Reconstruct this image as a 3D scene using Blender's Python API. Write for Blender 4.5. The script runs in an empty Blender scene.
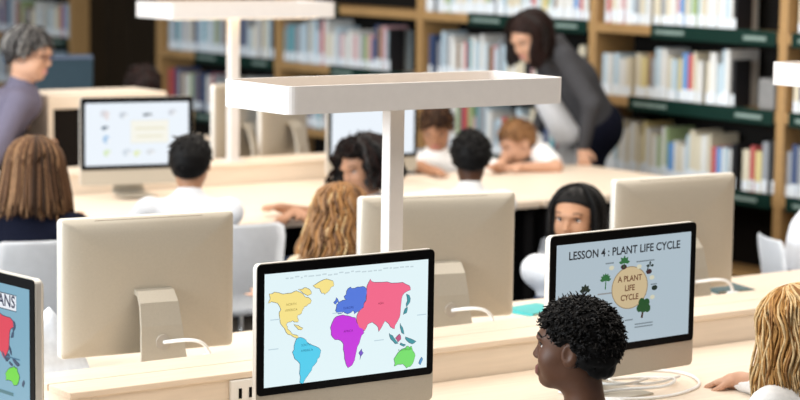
import bpy, bmesh, math, random
import numpy as np
from mathutils import Vector, Matrix
random.seed(7); np.random.seed(7)
S = bpy.context.scene
COL = S.collection
# ------------------------------------------------------------------ camera
FPX, PITCH, ROLL, ANG, CAMH = 2150.0, math.atan(265/2150.0), 0.015, math.radians(54.2), 1.96
fw = Vector((math.cos(ANG), math.sin(ANG), 0)); rt = Vector((math.sin(ANG), -math.cos(ANG), 0)); up = Vector((0,0,1))
F = fw*math.cos(PITCH) - up*math.sin(PITCH); U = up*math.cos(PITCH) + fw*math.sin(PITCH)
cx = rt*math.cos(ROLL) + U*math.sin(ROLL); cy = -rt*math.sin(ROLL) + U*math.cos(ROLL); cz = -F
camd = bpy.data.cameras.new('camera'); cam = bpy.data.objects.new('camera', camd); COL.objects.link(cam)
M4 = Matrix((cx, cy, cz)).transposed().to_4x4(); M4.translation = (0,0,CAMH); cam.matrix_world = M4
camd.sensor_fit = 'HORIZONTAL'; camd.sensor_width = 36.0; camd.lens = FPX*36.0/800.0
camd.clip_start = 0.1; camd.clip_end = 100
camd.dof.use_dof = True; camd.dof.focus_distance = 5.5; camd.dof.aperture_fstop = 3.1
S.camera = cam
# ------------------------------------------------------------------ world, lights, exposure
S.view_settings.view_transform = 'Standard'; S.view_settings.look = 'None'
S.view_settings.gamma = 1.0; S.view_settings.use_curve_mapping = False
S.view_settings.exposure = 0.0
w = bpy.data.worlds.new('world'); S.world = w; w.use_nodes = True
w.node_tree.nodes['Background'].inputs[0].default_value = (1.0, 0.965, 0.92, 1)
w.node_tree.nodes['Background'].inputs[1].default_value = 0.25
def area(name, loc, target, sx, sy, power, col):
    l = bpy.data.lights.new(name, 'AREA'); l.shape = 'RECTANGLE'; l.size = sx; l.size_y = sy; l.energy = power; l.color = col
    o = bpy.data.objects.new(name, l); COL.objects.link(o); o.location = loc
    o.rotation_euler = (Vector(target)-Vector(loc)).to_track_quat('-Z', 'Y').to_euler()
    return o
area('daylight_window', (-3.2, 7.0, 2.6), (4.5, 6.5, 0.8), 7.0, 2.6, 1000, (0.86, 0.94, 1.0))
area('ceiling_light', (4.6, 7.0, 3.6), (4.6, 7.0, 0), 8.0, 9.0, 520, (1.0, 0.93, 0.84))
# ------------------------------------------------------------------ materials
MATS = {}
def mat(name, col, rough=0.5, metal=0.0, var=0.06, scale=30.0, stretch=None, emit=0.0, bump=0.0, spec=0.5):
    if name in MATS: return MATS[name]
    m = bpy.data.materials.new(name); m.use_nodes = True; nt = m.node_tree; b = nt.nodes['Principled BSDF']
    b.inputs['Roughness'].default_value = rough; b.inputs['Metallic'].default_value = metal
    b.inputs['Specular IOR Level'].default_value = spec
    c = tuple(col)+(1,)
    if emit > 0:
        b.inputs['Base Color'].default_value = (0.01,0.01,0.01,1)
        b.inputs['Emission Color'].default_value = c; b.inputs['Emission Strength'].default_value = emit
    elif var > 0:
        tc = nt.nodes.new('ShaderNodeTexCoord'); mp = nt.nodes.new('ShaderNodeMapping')
        if stretch: mp.inputs['Scale'].default_value = stretch
        n = nt.nodes.new('ShaderNodeTexNoise'); n.inputs['Scale'].default_value = scale; n.inputs['Detail'].default_value = 4
        r = nt.nodes.new('ShaderNodeValToRGB')
        r.color_ramp.elements[0].position = .3; r.color_ramp.elements[1].position = .7
        r.color_ramp.elements[0].color = tuple(max(0, x*(1-var)) for x in col)+(1,)
        r.color_ramp.elements[1].color = tuple(min(1, x*(1+var)) for x in col)+(1,)
        nt.links.new(tc.outputs['Object'], mp.inputs[0]); nt.links.new(mp.outputs[0], n.inputs['Vector'])
        nt.links.new(n.outputs['Fac'], r.inputs[0]); nt.links.new(r.outputs[0], b.inputs['Base Color'])
        if bump > 0:
            bp = nt.nodes.new('ShaderNodeBump'); bp.inputs['Strength'].default_value = bump; bp.inputs['Distance'].default_value = .004
            nt.links.new(n.outputs['Fac'], bp.inputs['Height']); nt.links.new(bp.outputs[0], b.inputs['Normal'])
    else:
        b.inputs['Base Color'].default_value = c
    MATS[name] = m
    return m
def srgb(r,g,b):
    f = lambda x: (x/255/12.92 if x/255 <= .04045 else ((x/255+.055)/1.055)**2.4)
    return (f(r), f(g), f(b))
desk_m  = mat('pale_birch', (0.80,0.675,0.545), .42, var=.07, scale=6, stretch=(1,14,14))
birch_v = mat('pale_birch_panel', (0.80,0.69,0.57), .45, var=.05, scale=5, stretch=(1,12,12))
seam_m  = mat('seam_brown', (0.42,0.25,0.13), .6)
alu     = mat('champagne_aluminium', (0.47,0.43,0.36), .42, .35, var=.03, scale=200)
alu_rim = mat('aluminium_rim', (0.72,0.69,0.64), .35, .4, var=.02)
glass_b = mat('black_glass', (0.003,0.003,0.0035), .35, var=0, spec=.06)
slot_m  = mat('slot_dark', (0.16,0.10,0.06), .6)
whitep  = mat('white_plastic', (0.85,0.85,0.84), .35, var=.02)
lamp_m  = mat('lamp_white', (0.72,0.69,0.675), .4, var=.02)
lamp_in = mat('lamp_tray_wood', (0.46,0.33,0.20), .5, var=.2, scale=8, stretch=(2,14,2))
oak     = mat('oak_shelf', (0.38,0.225,0.09), .5, var=.14, scale=7, stretch=(10,1,10))
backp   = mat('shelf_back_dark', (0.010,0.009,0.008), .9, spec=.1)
green   = mat('label_green', (0.003,0.022,0.016), .5, var=.1, spec=.2)
labtxt  = mat('label_print', (0.22,0.30,0.27), .5, var=.1)
floor_m = mat('carpet_dark', (0.030,0.026,0.024), .95, var=.25, scale=120, bump=.4)
chair_m = mat('chair_shell', (0.78,0.80,0.83), .45, var=.03)
chrome  = mat('chair_metal', (0.6,0.6,0.6), .25, .9, var=0)
# ------------------------------------------------------------------ helpers
def link(o, parent=None):
    COL.objects.link(o)
    if parent is not None: o.parent = parent
    return o
def tag(o, label=None, cat=None, group=None, kind=None):
    if label: o['label'] = label
    if cat: o['category'] = cat
    if group: o['group'] = group
    if kind: o['kind'] = kind
    return o
def thing(name, label, cat, loc=(0,0,0), rz=0.0, group=None):
    o = bpy.data.objects.new(name, None); o.empty_display_size = .05
    link(o); o.location = loc; o.rotation_euler = (0,0,rz); tag(o, label, cat, group)
    return o
def obj(name, bm, m, parent=None, smooth=False):
    me = bpy.data.meshes.new(name); bm.normal_update(); bm.to_mesh(me); bm.free()
    for x in (m if isinstance(m, (list,tuple)) else [m]): me.materials.append(x)
    if smooth:
        for p in me.polygons: p.use_smooth = True
    return link(bpy.data.objects.new(name, me), parent)
def pyobj(name, v, f, m, parent=None, smooth=True, mi=None):
    me = bpy.data.meshes.new(name); me.from_pydata([tuple(map(float,a)) for a in v], [], [tuple(map(int,a)) for a in f])
    for x in (m if isinstance(m, (list,tuple)) else [m]): me.materials.append(x)
    if smooth: me.polygons.foreach_set('use_smooth', [True]*len(me.polygons))
    if mi is not None: me.polygons.foreach_set('material_index', [int(i) for i in mi])
    me.update()
    return link(bpy.data.objects.new(name, me), parent)
def NB(): return bmesh.new()
def box(bm, lo, hi, bev=0.0, mi=0, seg=2):
    r = bmesh.ops.create_cube(bm, size=1.0); vs = r['verts']
    for v in vs:
        v.co = Vector([lo[i] + (v.co[i]+.5)*(hi[i]-lo[i]) for i in range(3)])
    fs = set(f for v in vs for f in v.link_faces)
    for f in fs: f.material_index = mi
    if bev > 0:
        es = list(set(e for v in vs for e in v.link_edges))
        bmesh.ops.bevel(bm, geom=es, offset=bev, segments=seg, affect='EDGES', profile=.5)
    return bm
def tube(bm, pts, rad, n=6, mi=0, cap=True):
    pts = [Vector(p) for p in pts]; N = len(pts)
    rr = rad if isinstance(rad, (list,tuple)) else [rad]*N
    rings = []; ref = Vector((0.13,0.31,1)).normalized()
    for i,p in enumerate(pts):
        t = (pts[min(i+1,N-1)]-pts[max(i-1,0)])
        t = t.normalized() if t.length > 1e-9 else Vector((0,0,1))
        a = t.cross(ref)
        if a.length < 1e-4: a = t.cross(Vector((1,0,0)))
        a.normalize(); b = t.cross(a)
        rings.append([bm.verts.new(p + (a*math.cos(2*math.pi*k/n)+b*math.sin(2*math.pi*k/n))*rr[i]) for k in range(n)])
    for i in range(N-1):
        for k in range(n):
            f = bm.faces.new((rings[i][k], rings[i][(k+1)%n], rings[i+1][(k+1)%n], rings[i+1][k])); f.material_index = mi; f.smooth = True
    if cap:
        f = bm.faces.new(rings[0][::-1]); f.material_index = mi
        f = bm.faces.new(rings[-1]); f.material_index = mi
def prism(bm, poly, z0, z1, axis='z', mi=0):
    """poly: list of (a,b); extruded along the axis between z0 and z1."""
    mk = {'z': lambda a,b,c: (a,b,c), 'y': lambda a,b,c: (a,c,b), 'x': lambda a,b,c: (c,a,b)}[axis]
    A = [bm.verts.new(mk(a,b,z0)) for a,b in poly]; B = [bm.verts.new(mk(a,b,z1)) for a,b in poly]
    n = len(poly); fs = []
    fs.append(bm.faces.new(A)); fs.append(bm.faces.new(B[::-1]))
    for i in range(n): fs.append(bm.faces.new((A[i], B[i], B[(i+1)%n], A[(i+1)%n])))
    for f in fs: f.material_index = mi
    bmesh.ops.recalc_face_normals(bm, faces=fs)
def rrect(x0,x1,y0,y1,r,n=5):
    P = []
    for (cx_,cy_,a0) in ((x1-r,y1-r,0),(x0+r,y1-r,90),(x0+r,y0+r,180),(x1-r,y0+r,270)):
        for i in range(n+1):
            a = math.radians(a0+90*i/n); P.append((cx_+r*math.cos(a), cy_+r*math.sin(a)))
    return P
def bez(p0,p1,p2,p3,n=14):
    p0,p1,p2,p3 = map(Vector,(p0,p1,p2,p3)); o=[]
    for i in range(n+1):
        t=i/n; o.append(p0*(1-t)**3+p1*3*t*(1-t)**2+p2*3*t*t*(1-t)+p3*t**3)
    return o
def copy_tree(o, parent=None):
    c = o.copy(); COL.objects.link(c)
    if parent is not None: c.parent = parent
    for ch in list(o.children): copy_tree(ch, c)
    return c
def text_tris(txt, size, cxy, align='CENTER', bold=0.0):
    """flat lettering as triangles in the x-z plane around cxy; returns verts, faces"""
    cu = bpy.data.curves.new('lettering', 'FONT'); cu.body = txt; cu.size = size; cu.align_x = align; cu.align_y = 'CENTER'; cu.offset = bold
    cu.resolution_u = 3
    o = bpy.data.objects.new('lettering', cu); COL.objects.link(o)
    dg = bpy.context.evaluated_depsgraph_get(); me = bpy.data.meshes.new_from_object(o.evaluated_get(dg))
    v = [(p.co.x+cxy[0], p.co.y+cxy[1]) for p in me.vertices]; f = [tuple(p.vertices) for p in me.polygons]
    bpy.data.objects.remove(o); bpy.data.curves.remove(cu); bpy.data.meshes.remove(me)
    return v, f
# ------------------------------------------------------------------ structure: floor, walls, doors
o = obj('floor', box(NB(), (-1,1,-.05), (9.2,20,0)), floor_m); tag(o, kind='structure')
wall_m = mat('wall_plaster', (0.30,0.27,0.24), .8, var=.05)
o = obj('wall_right', box(NB(), (8.56,1,0), (8.7,20,3.2)), wall_m); tag(o, kind='structure')
o = obj('wall_back', box(NB(), (-1,19.9,0), (8.7,20.05,3.2)), wall_m); tag(o, kind='structure')
SX = 8.20                                   # front plane of the bookcases
POSTS = [6.45, 7.97, 9.49, 11.19, 12.89, 14.60]
dark_wood = mat('dark_door_wood', (0.016,0.010,0.005), .6, var=.4, spec=.15, scale=4, stretch=(14,14,1))
dd = thing('door_1', None, None, (8.36, 14.63, 0)); tag(dd, kind='structure')
for i in range(4):
    obj('panel', box(NB(), (0, .02+i*.355, 0.02), (.05, .02+i*.355+.335, 2.3), .01), dark_wood, dd)
obj('door_frame', box(NB(), (.05, 0, 0), (.10, 1.42, 2.4)), dark_wood, dd)
# ------------------------------------------------------------------ bookcases
SHELF_Z = [0.17, 0.615, 1.06, 1.475, 1.90]  # top faces of the shelves
CASE_NAMES = {0:'the rightmost bookcase past the oak upright', 1:'the bookcase on the right behind the teacher', 2:'the bookcase at the middle behind the leaning adult',
              3:'the bookcase behind the long white lamp', 4:'the bookcase behind the lamp post', 6:'the far left bookcase beyond the dark door'}
CASES = {0:(6.45,7.97), 1:(7.97,9.49), 2:(9.49,11.19), 3:(11.19,12.89), 4:(12.89,14.60), 6:(16.07,17.75)}
CASE_LABEL = {0:'oak bookcase at the right edge with a white lamp end in front', 1:'oak bookcase on the right full of pale books with green label strips',
              2:'oak bookcase behind the leaning adult in the grey cardigan', 3:'oak bookcase with a dark empty end, seen above the near lamp',
              4:'oak bookcase seen either side of the far lamp post', 6:'oak bookcase at far left behind the adult with glasses'}
STRIPS = {0:[(3,6.5,7.9),(2,6.5,7.9),(1,6.5,7.9)], 1:[(3,8.0,8.98),(2,8.0,9.15),(1,8.0,9.3),(2,7.98,8.0)], 2:[(3,9.52,10.66),(2,9.52,10.2),(1,9.52,10.6)],
          3:[(3,12.1,12.85),(2,11.22,12.2)], 4:[(2,12.92,14.02),(1,12.92,14.02)], 6:[(2,16.1,17.2),(1,16.1,17.2),(3,16.1,17.2)]}
for k,(y0,y1) in CASES.items():
    t = thing('bookcase', CASE_LABEL[k], 'bookcase', (SX, y0, 0), 0, 'oak bookcases along the wall')
    L = y1-y0
    obj('side_panel', box(NB(), (0,-.03,0), (.32,.03,2.35), .004), oak, t)
    if k in (4,6): obj('side_panel', box(NB(), (0,L-.03 if k==6 else L-.03,0), (.32,L+.03,2.35), .004), oak, t)
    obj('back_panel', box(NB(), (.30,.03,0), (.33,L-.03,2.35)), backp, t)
    for z in SHELF_Z: obj('shelf', box(NB(), (.004,.03,z-.055), (.30,L-.03,z), .004), oak, t)
    for (si,a,b) in STRIPS[k]:
        if b-a < .1: continue
        z = SHELF_Z[si]
        s = obj('label_strip', box(NB(), (-.014, a-y0+.01, z-.068), (.002, b-y0, z+.012), .004), green, t)
        wd = b-a
        for (p,ln) in ((.72,.24),(.08,.17)):
            obj('printed_band', box(NB(), (-.016, a-y0+wd*p, z-.040), (-.0135, a-y0+wd*(p+ln), z-.020)), labtxt, s)
# books ------------------------------------------------------------
PAL = {'white':(0.72,0.72,0.70), 'cream':(0.66,0.60,0.46), 'bluish':(0.48,0.60,0.68), 'grey':(0.30,0.32,0.35), 'yellow':(0.66,0.56,0.27),
       'green':(0.34,0.44,0.22), 'red':(0.50,0.10,0.10), 'navy':(0.05,0.08,0.18), 'teal':(0.10,0.34,0.40), 'pink':(0.60,0.36,0.38), 'brown':(0.26,0.16,0.09), 'blue':(0.12,0.30,0.62), 'black':(0.012,0.012,0.015)}
PM = {k: mat('cover_'+k.replace(' ','_'), c, .5, var=.12, scale=25) for k,c in PAL.items()}
pages_m = mat('book_pages', (0.70,0.66,0.56), .9, var=.08, scale=200)
spl_m = mat('spine_label', (0.74,0.80,0.86), .6, var=.1, scale=60)
def book_bm():
    bm = NB()           # unit book: x depth 0..1 (spine at 0), y thickness 0..1, z height 0..1
    box(bm, (0,0,0), (.04,1,1)); box(bm, (.04,0,0), (1,.1,1)); box(bm, (.04,.9,0), (1,1,1)); box(bm, (.04,.1,.02), (.97,.9,.98), 0, 1)
    return bm
bme = bpy.data.meshes.new('book'); _b = book_bm(); _b.to_mesh(bme); _b.free(); bme.materials.append(PM['white']); bme.materials.append(pages_m)
lme = bpy.data.meshes.new('spine_label'); _b = box(NB(), (-.012,.03,.03), (.0,.97,.27)); _b.to_mesh(lme); _b.free(); lme.materials.append(spl_m)
MIX_LIGHT = ['white']*11+['cream']*5+['bluish']*6+['grey']*2+['yellow']*2+['green']+['pink']+['red']+['blue']+['brown']
MIX_COOL = ['white']*3+['bluish']*4+['grey']*4+['navy']*3+['cream']*2+['teal']+['green','pink','brown','red']
SHN = {3:'top', 2:'middle', 1:'lower'}
SHORT = {0:'at the right edge', 1:'of the right-hand bookcase', 2:'behind the leaning adult', 3:'above the near white lamp', 4:'behind the far lamp post'}
rest = []
def fill(k, si, a, b, mix, hmin=.215, hmax=.31, single=True):
    y = a; z = SHELF_Z[si]+.001; hb = random.uniform(hmin,hmax); row = []
    while y < b-.02:
        th = random.uniform(.020,.052)
        if random.random() < .6: hb = random.uniform(hmin,hmax)
        h = hb+random.uniform(-.012,.012); c = random.choice(mix) if row else 'black'; d = random.uniform(.17,.22) if row else .12; x = SX+.03+random.uniform(0,.02)
        if random.random() < .04: y += random.uniform(.02,.05)
        row.append((x,y,z,d,th*.96,h,c)); y += th+.001
    if not single: rest.extend(row); return
    for i,(x,y,z,d,th,h,c) in enumerate(row):
        o = bpy.data.objects.new('book', bme); COL.objects.link(o)
        o.location = (x,y,z); o.scale = (d,th,h)
        o.material_slots[0].link = 'OBJECT'; o.material_slots[0].material = PM[c]
        rt_ = row[i-1][6] if i else None; lf_ = row[i+1][6] if i+1 < len(row) else None     # smaller y stands further right in the picture
        sz = 'thick' if th > .041 else ('thin' if th < .030 else ('tall' if h > .285 else ('short' if h < .25 else 'medium')))
        nb = 'at the right end' if rt_ is None else ('at the left end' if lf_ is None else 'between %s and %s ones' % (lf_, rt_))
        tag(o, '%s %s book %s, %s row %s' % (sz, c, nb, SHN[si], SHORT[k]), 'book', 'books in the %s row %s' % (SHN[si], SHORT[k]))
        l = bpy.data.objects.new('spine_label', lme); COL.objects.link(l); l.parent = o
fill(1,3, 8.36,9.44, MIX_LIGHT); fill(1,2, 8.36,9.44, MIX_LIGHT); fill(1,1, 8.02,8.24, MIX_LIGHT+['grey']); fill(1,1, 8.32,9.44, MIX_LIGHT)
for s in (1,2,3): fill(0,s, 7.62,7.93, MIX_COOL)
fill(2,3, 9.54,11.15, MIX_LIGHT); fill(2,2, 10.1,11.13, MIX_COOL+MIX_LIGHT); fill(2,1, 9.54,11.13, MIX_COOL+['red','pink','white'])
fill(3,2, 11.55,12.85, MIX_COOL); fill(4,2, 12.94,14.5, MIX_COOL)
fill(2,2, 9.54,10.1, MIX_COOL)
for s in (1,): fill(3,s, 11.25,12.85, MIX_COOL, single=False); fill(4,s, 12.94,14.5, MIX_COOL, single=False)
for s in (1,2,3): fill(6,s, 16.12,17.7, MIX_LIGHT+MIX_COOL, single=False)
bm = NB(); names = list(PAL)
for (x,y,z,d,th,h,c) in rest:
    box(bm, (x,y,z), (x+d,y+th,z+h), 0, names.index(c)); box(bm, (x-.003,y+.002,z+.014), (x,y+th-.002,z+.07), 0, len(names))
o = obj('far_books', bm, [PM[n] for n in names]+[spl_m]); tag(o, 'rows of small blurred books on the far left and low shelves', 'books', kind='stuff')
gb = mat('grey_bin', (0.22,0.22,0.22), .6)
bm = NB(); box(bm, (8.26,8.08,SHELF_Z[2]+.001), (8.44,8.2,SHELF_Z[2]+.17), .015)
o = obj('storage_box', bm, gb); tag(o, 'small grey box at the dark empty end of the middle right shelf', 'box')
# ------------------------------------------------------------------ desk rows
DZ, LZ = 0.70, 0.80
shade_dark = mat('under_desk_shade', (0.006,0.006,0.007), .7, var=.1, spec=.1)  # under-desk shade put into the colour of the legs and panels
def desk_row(z, x0, x1, near, led0, led1, far, lab):
    for nm,(a,b),l in (('near', near, 'pale wooden desktop on the near side of '+lab), ('far', far, 'pale wooden desktop on the far side of '+lab)):
        if a is None: continue
        xs = x0 if nm == 'near' else far_x0.get(lab, x0)
        t = thing('desk', l, 'desk', (xs, a, 0))
        L = x1-xs; D = b-a
        obj('desktop', box(NB(), (0,0,z-.035), (L,D,z), .005), desk_m, t)
        n = max(2, int(L/1.6))
        for i in range(n+1):
            xx = .03+(L-.09)*i/n
            for yy in (.04, D-.09): obj('leg', box(NB(), (xx,yy,0), (xx+.05,yy+.05,z-.035)), shade_dark, t)
        obj('shade_panel', box(NB(), (.05,D-.16 if nm=='near' else .14,.12), (L-.05,D-.14 if nm=='near' else .16,z-.035)), shade_dark, t)  # added dark sheet, stands in for the shade below the desktop
    t = thing('desk_divider', 'raised pale wooden ledge along the middle of '+lab, 'ledge', (x0, led0, 0))
    L = x1-x0; D = led1-led0; top = z+.10
    obj('front_panel', box(NB(), (0,0.006,0), (L,.026,top-.018)), birch_v, t)
    obj('rear_panel', box(NB(), (0,D-.026,0), (L,D-.006,top-.018)), birch_v, t)
    obj('end_panel', box(NB(), (0,.026,0), (.02,D-.026,top-.018)), birch_v, t)
    obj('plank', box(NB(), (-.004,0,top-.018), (L,D*.48,top), .003), desk_m, t)
    obj('plank', box(NB(), (-.004,D*.48+.006,top-.018), (L,D,top), .003), desk_m, t)
    obj('seam', box(NB(), (0,D*.48-.001,top-.018), (L,D*.48+.007,top-.006)), seam_m, t)
far_x0 = {'the second computer row': 4.64}
desk_row(DZ, 2.45, 6.7, (4.12,4.80), 4.80, 5.06, (5.06,5.76), 'the front computer row')
ZB = 0.745
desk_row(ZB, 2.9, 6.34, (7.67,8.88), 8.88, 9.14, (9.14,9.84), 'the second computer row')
def table(lab, x0,x1,y0,y1,z):
    t = thing('table', lab, 'table', (x0,y0,0)); L=x1-x0; D=y1-y0
    obj('tabletop', box(NB(), (0,0,z-.035), (L,D,z), .005), desk_m, t)
    for xx in (.04,L-.09):
        for yy in (.04,D-.09): obj('leg', box(NB(), (xx,yy,0), (xx+.05,yy+.05,z-.035)), shade_dark, t)
    obj('shade_panel', box(NB(), (.1,D*.5,.12), (L-.1,D*.5+.02,z-.035)), shade_dark, t)  # added sheet, coloured dark to imitate the shadow under the table
    return t
table('pale reading table where the adult in grey cardigan leans', 6.36,7.56,7.67,8.82,ZB)
table('pale end table under the leftmost screen', 1.55,2.43,4.1,5.6,DZ)
table('pale table at the back under the dark slate monitor', 4.7,6.6,10.95,11.65,ZB)
# ------------------------------------------------------------------ lamps: tray on a post
def lamp(label, x, y, zb, ztop, post_dx, L=.92, D=.36, H=.075, on=0):
    t = thing('desk_lamp', label, 'lamp', (x, y, zb), 0, 'tray-shaped desk lamps on posts')
    # rim: rounded rectangle ring, hollow on top
    h1 = ztop-zb; h0 = h1-H
    outer = rrect(-L/2,L/2,-D/2,D/2,.03,6); inner = rrect(-L/2+.012,L/2-.012,-D/2+.012,D/2-.012,.02,6)
    bm = NB(); n = len(outer)
    R = [[bm.verts.new((a,b,z)) for a,b in P] for P,z in ((outer,h0),(outer,h1),(inner,h1),(inner,h0+.03))]
    for q in range(3):
        for i in range(n): bm.faces.new((R[q][i],R[q][(i+1)%n],R[q+1][(i+1)%n],R[q+1][i]))
    bm.faces.new(R[0][::-1])
    bmesh.ops.recalc_face_normals(bm, faces=bm.faces[:]) 
    obj('lamp_tray', bm, lamp_m, t)
    bm = NB(); prism(bm, [(a*.998,b*.995) for a,b in inner], h0+.03, h0+.038); obj('tray_top', bm, lamp_in, t)
    bm = NB(); box(bm, (post_dx-.026,-.02,0), (post_dx+.026,.02,h0), .004); obj('post', bm, lamp_m, t)
    bm = NB(); box(bm, (post_dx-.05,-.045,0), (post_dx+.05,.045,.008), .003); obj('base_plate', bm, lamp_m, t)
    bm = NB(); prism(bm, rrect(-L/2+.06,L/2-.06,-D/2+.06,D/2-.06,.02,3), h0-.004, h0+.001); obj('diffuser', bm, mat('lamp_diffuser_lit',(1.0,0.76,0.50),.6,emit=on) if on else mat('lamp_diffuser',(0.8,0.8,0.78),.6), t)
    return t
lamp('long white lamp tray on a white post behind the world map screen', 3.548, 4.94, LZ, 1.558, -.012, L=.955, D=.34)
lamp('white lamp tray end cut by the right edge of the picture', 5.665, 4.94, LZ, 1.558, -.055, L=.93, D=.34)
lamp('white lamp tray at the top left above the yellow-boxed screen', 5.50, 9.01, ZB+.1, 1.625, -.02, L=.95, D=.34, on=4)
# socket on the ledge face
t = thing('power_socket', 'white power socket on the ledge beside the world map screen', 'socket', (2.96, 4.806, .745))
obj('face_plate', box(NB(), (-.045,-.010,-.03), (.045,0,.035), .003), whitep, t)
for dx in (-.02,.012): obj('socket_hole', box(NB(), (dx,-.012,-.015), (dx+.009,-.008,.012)), glass_b, t)
# ------------------------------------------------------------------ computers
BW, ZB0, ZB1, CH = .535, .055, .455, .07        # body width, bottom, top, chin height
def shell_bm():
    """aluminium body: rim 2 cm thick, rear bulging out; glass plane at y=0, rear towards +y"""
    bm = NB(); prof = rrect(-BW/2,BW/2,ZB0,ZB1,.014,5); cz_=(ZB0+ZB1)/2
    rings=[]
    def bulge(a,b,sc):
        return (a*sc, cz_+(b-cz_)*sc)
    levels=[(1.0,0.0),(1.0,.016),(.990,.021),(.965,.028),(.90,.037),(.75,.046),(.5,.052),(.25,.054),(.05,.055)]
    for sc,y in levels:
        rings.append([bm.verts.new((bulge(a,b,sc)[0], y, bulge(a,b,sc)[1])) for a,b in prof])
    n=len(prof)
    for q in range(len(rings)-1):
        for i in range(n):
            f=bm.faces.new((rings[q][i],rings[q][(i+1)%n],rings[q+1][(i+1)%n],rings[q+1][i])); f.smooth = q>=2; f.material_index = 1 if q<2 else 0
    bm.faces.new(rings[-1]); f=bm.faces.new(rings[0]); f.material_index=0
    bmesh.ops.recalc_face_normals(bm, faces=bm.faces[:])
    return bm
def stand_bm():
    bm=NB()
    # side profile in (y,z): neck from the back of the body curving to the foot
    pts=[(.048,.235),(.085,.215),(.112,.16),(.128,.08),(.140,.012),(.135,.006),(-.035,.003)]
    outer=[(.040,.250),(.075,.245),(.104,.215),(.124,.15),(.139,.07),(.150,.012),(.146,.0),(-.04,.0)]
    wdt=[.056,.056,.058,.062,.068,.075,.078,.082]
    inner=[(.040,.236),(.072,.231),(.095,.205),(.114,.145),(.129,.07),(.136,.012),(.130,.007),(-.04,.006)]
    L=[];
    for (o_,i_,wd) in zip(outer,inner,wdt):
        L.append([bm.verts.new((-wd,o_[0],o_[1])),bm.verts.new((wd,o_[0],o_[1])),bm.verts.new((wd,i_[0],i_[1])),bm.verts.new((-wd,i_[0],i_[1]))])
    for a,b in zip(L[:-1],L[1:]):
        for k in range(4): bm.faces.new((a[k],a[(k+1)%4],b[(k+1)%4],b[k]))
    bm.faces.new(L[0]); bm.faces.new(L[-1])
    bmesh.ops.recalc_face_normals(bm, faces=bm.faces[:])
    return bm
SL, SR, SB, ST = -BW/2+.0215, BW/2-.0225, ZB0+CH+.02, ZB1-.026       # lit area
_off = 0
def computer(label, x, y, zd, rz, lit, shapes=None, cable=None, group='silver desktop computers'):
    """shapes: list of (color_srgb, verts2d, faces) in screen coordinates metres (x,z local)"""
    t = thing('desktop_computer', label, 'computer', (x,y,zd), rz, group)
    obj('body', shell_bm(), [alu, alu_rim], t)
    bm=NB(); prism(bm, rrect(-BW/2+.002,BW/2-.002,ZB0+CH,ZB1-.002,.011,5), -.0025, .0, 'y'); obj('glass_front', bm, glass_b, t)
    bm=NB(); prism(bm, [(SL,SB),(SR,SB),(SR,ST),(SL,ST)], -.0031, -.002, 'y')
    d=obj('display', bm, lit, t)
    if shapes:
        groups={}
        for lay,sh_ in enumerate(shapes):
            groups.setdefault(sh_[3] if len(sh_)>3 else 'small_print',[]).append((lay,sh_))
        for gname,items in groups.items():
            V=[];Fc=[];mi=[];ms=[];key={}
            for lay,sh_ in items:
                c,v2,f=sh_[:3]
                if c not in key:
                    key[c]=len(ms); ms.append(mat('pixel_%d_%d_%d'%c, srgb(*c), .3, emit=1.0, spec=.2))
                o0=len(V); yy=-.0034-.00003*lay
                V+= [(a,yy,b) for a,b in v2]; Fc+=[tuple(o0+i for i in q) for q in f]; mi+=[key[c]]*len(f)
            o=pyobj(gname.split('#')[0], V, Fc, ms, d, False, mi)
            if gname=='small_print' or gname.startswith('lettering'): tag(o,kind='stuff')
    obj('stand', stand_bm(), alu, t)
    obj('vent_slot', box(NB(), (-.165,.018,ZB1-.0125),(.165,.0292,ZB1-.0075)), slot_m, t)
    bm=NB(); prism(bm, [(.022*math.cos(a*math.pi/8), .105+.022*math.sin(a*math.pi/8)) for a in range(16)], .128,.1365,'y')
    obj('cable_hole', bm, mat('stand_hole',(0.40,0.36,0.31),.6), t)
    if cable:
        bm=NB(); tube(bm, bez(*cable, n=18), .0055, 8); c=obj('power_cable', bm, whitep, t)
        e=cable[3]
        bm=NB(); box(bm, (e[0]-.018,e[1]-.014,e[2]-.022),(e[0]+.018,e[1]+.014,e[2]+.012),.004); obj('plug', bm, whitep, c)
    return t
SCR_E=[1.0]
def lit_mat(name,c,e=1.0): return mat(name, srgb(*c), .3, emit=e, spec=.2)
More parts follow.
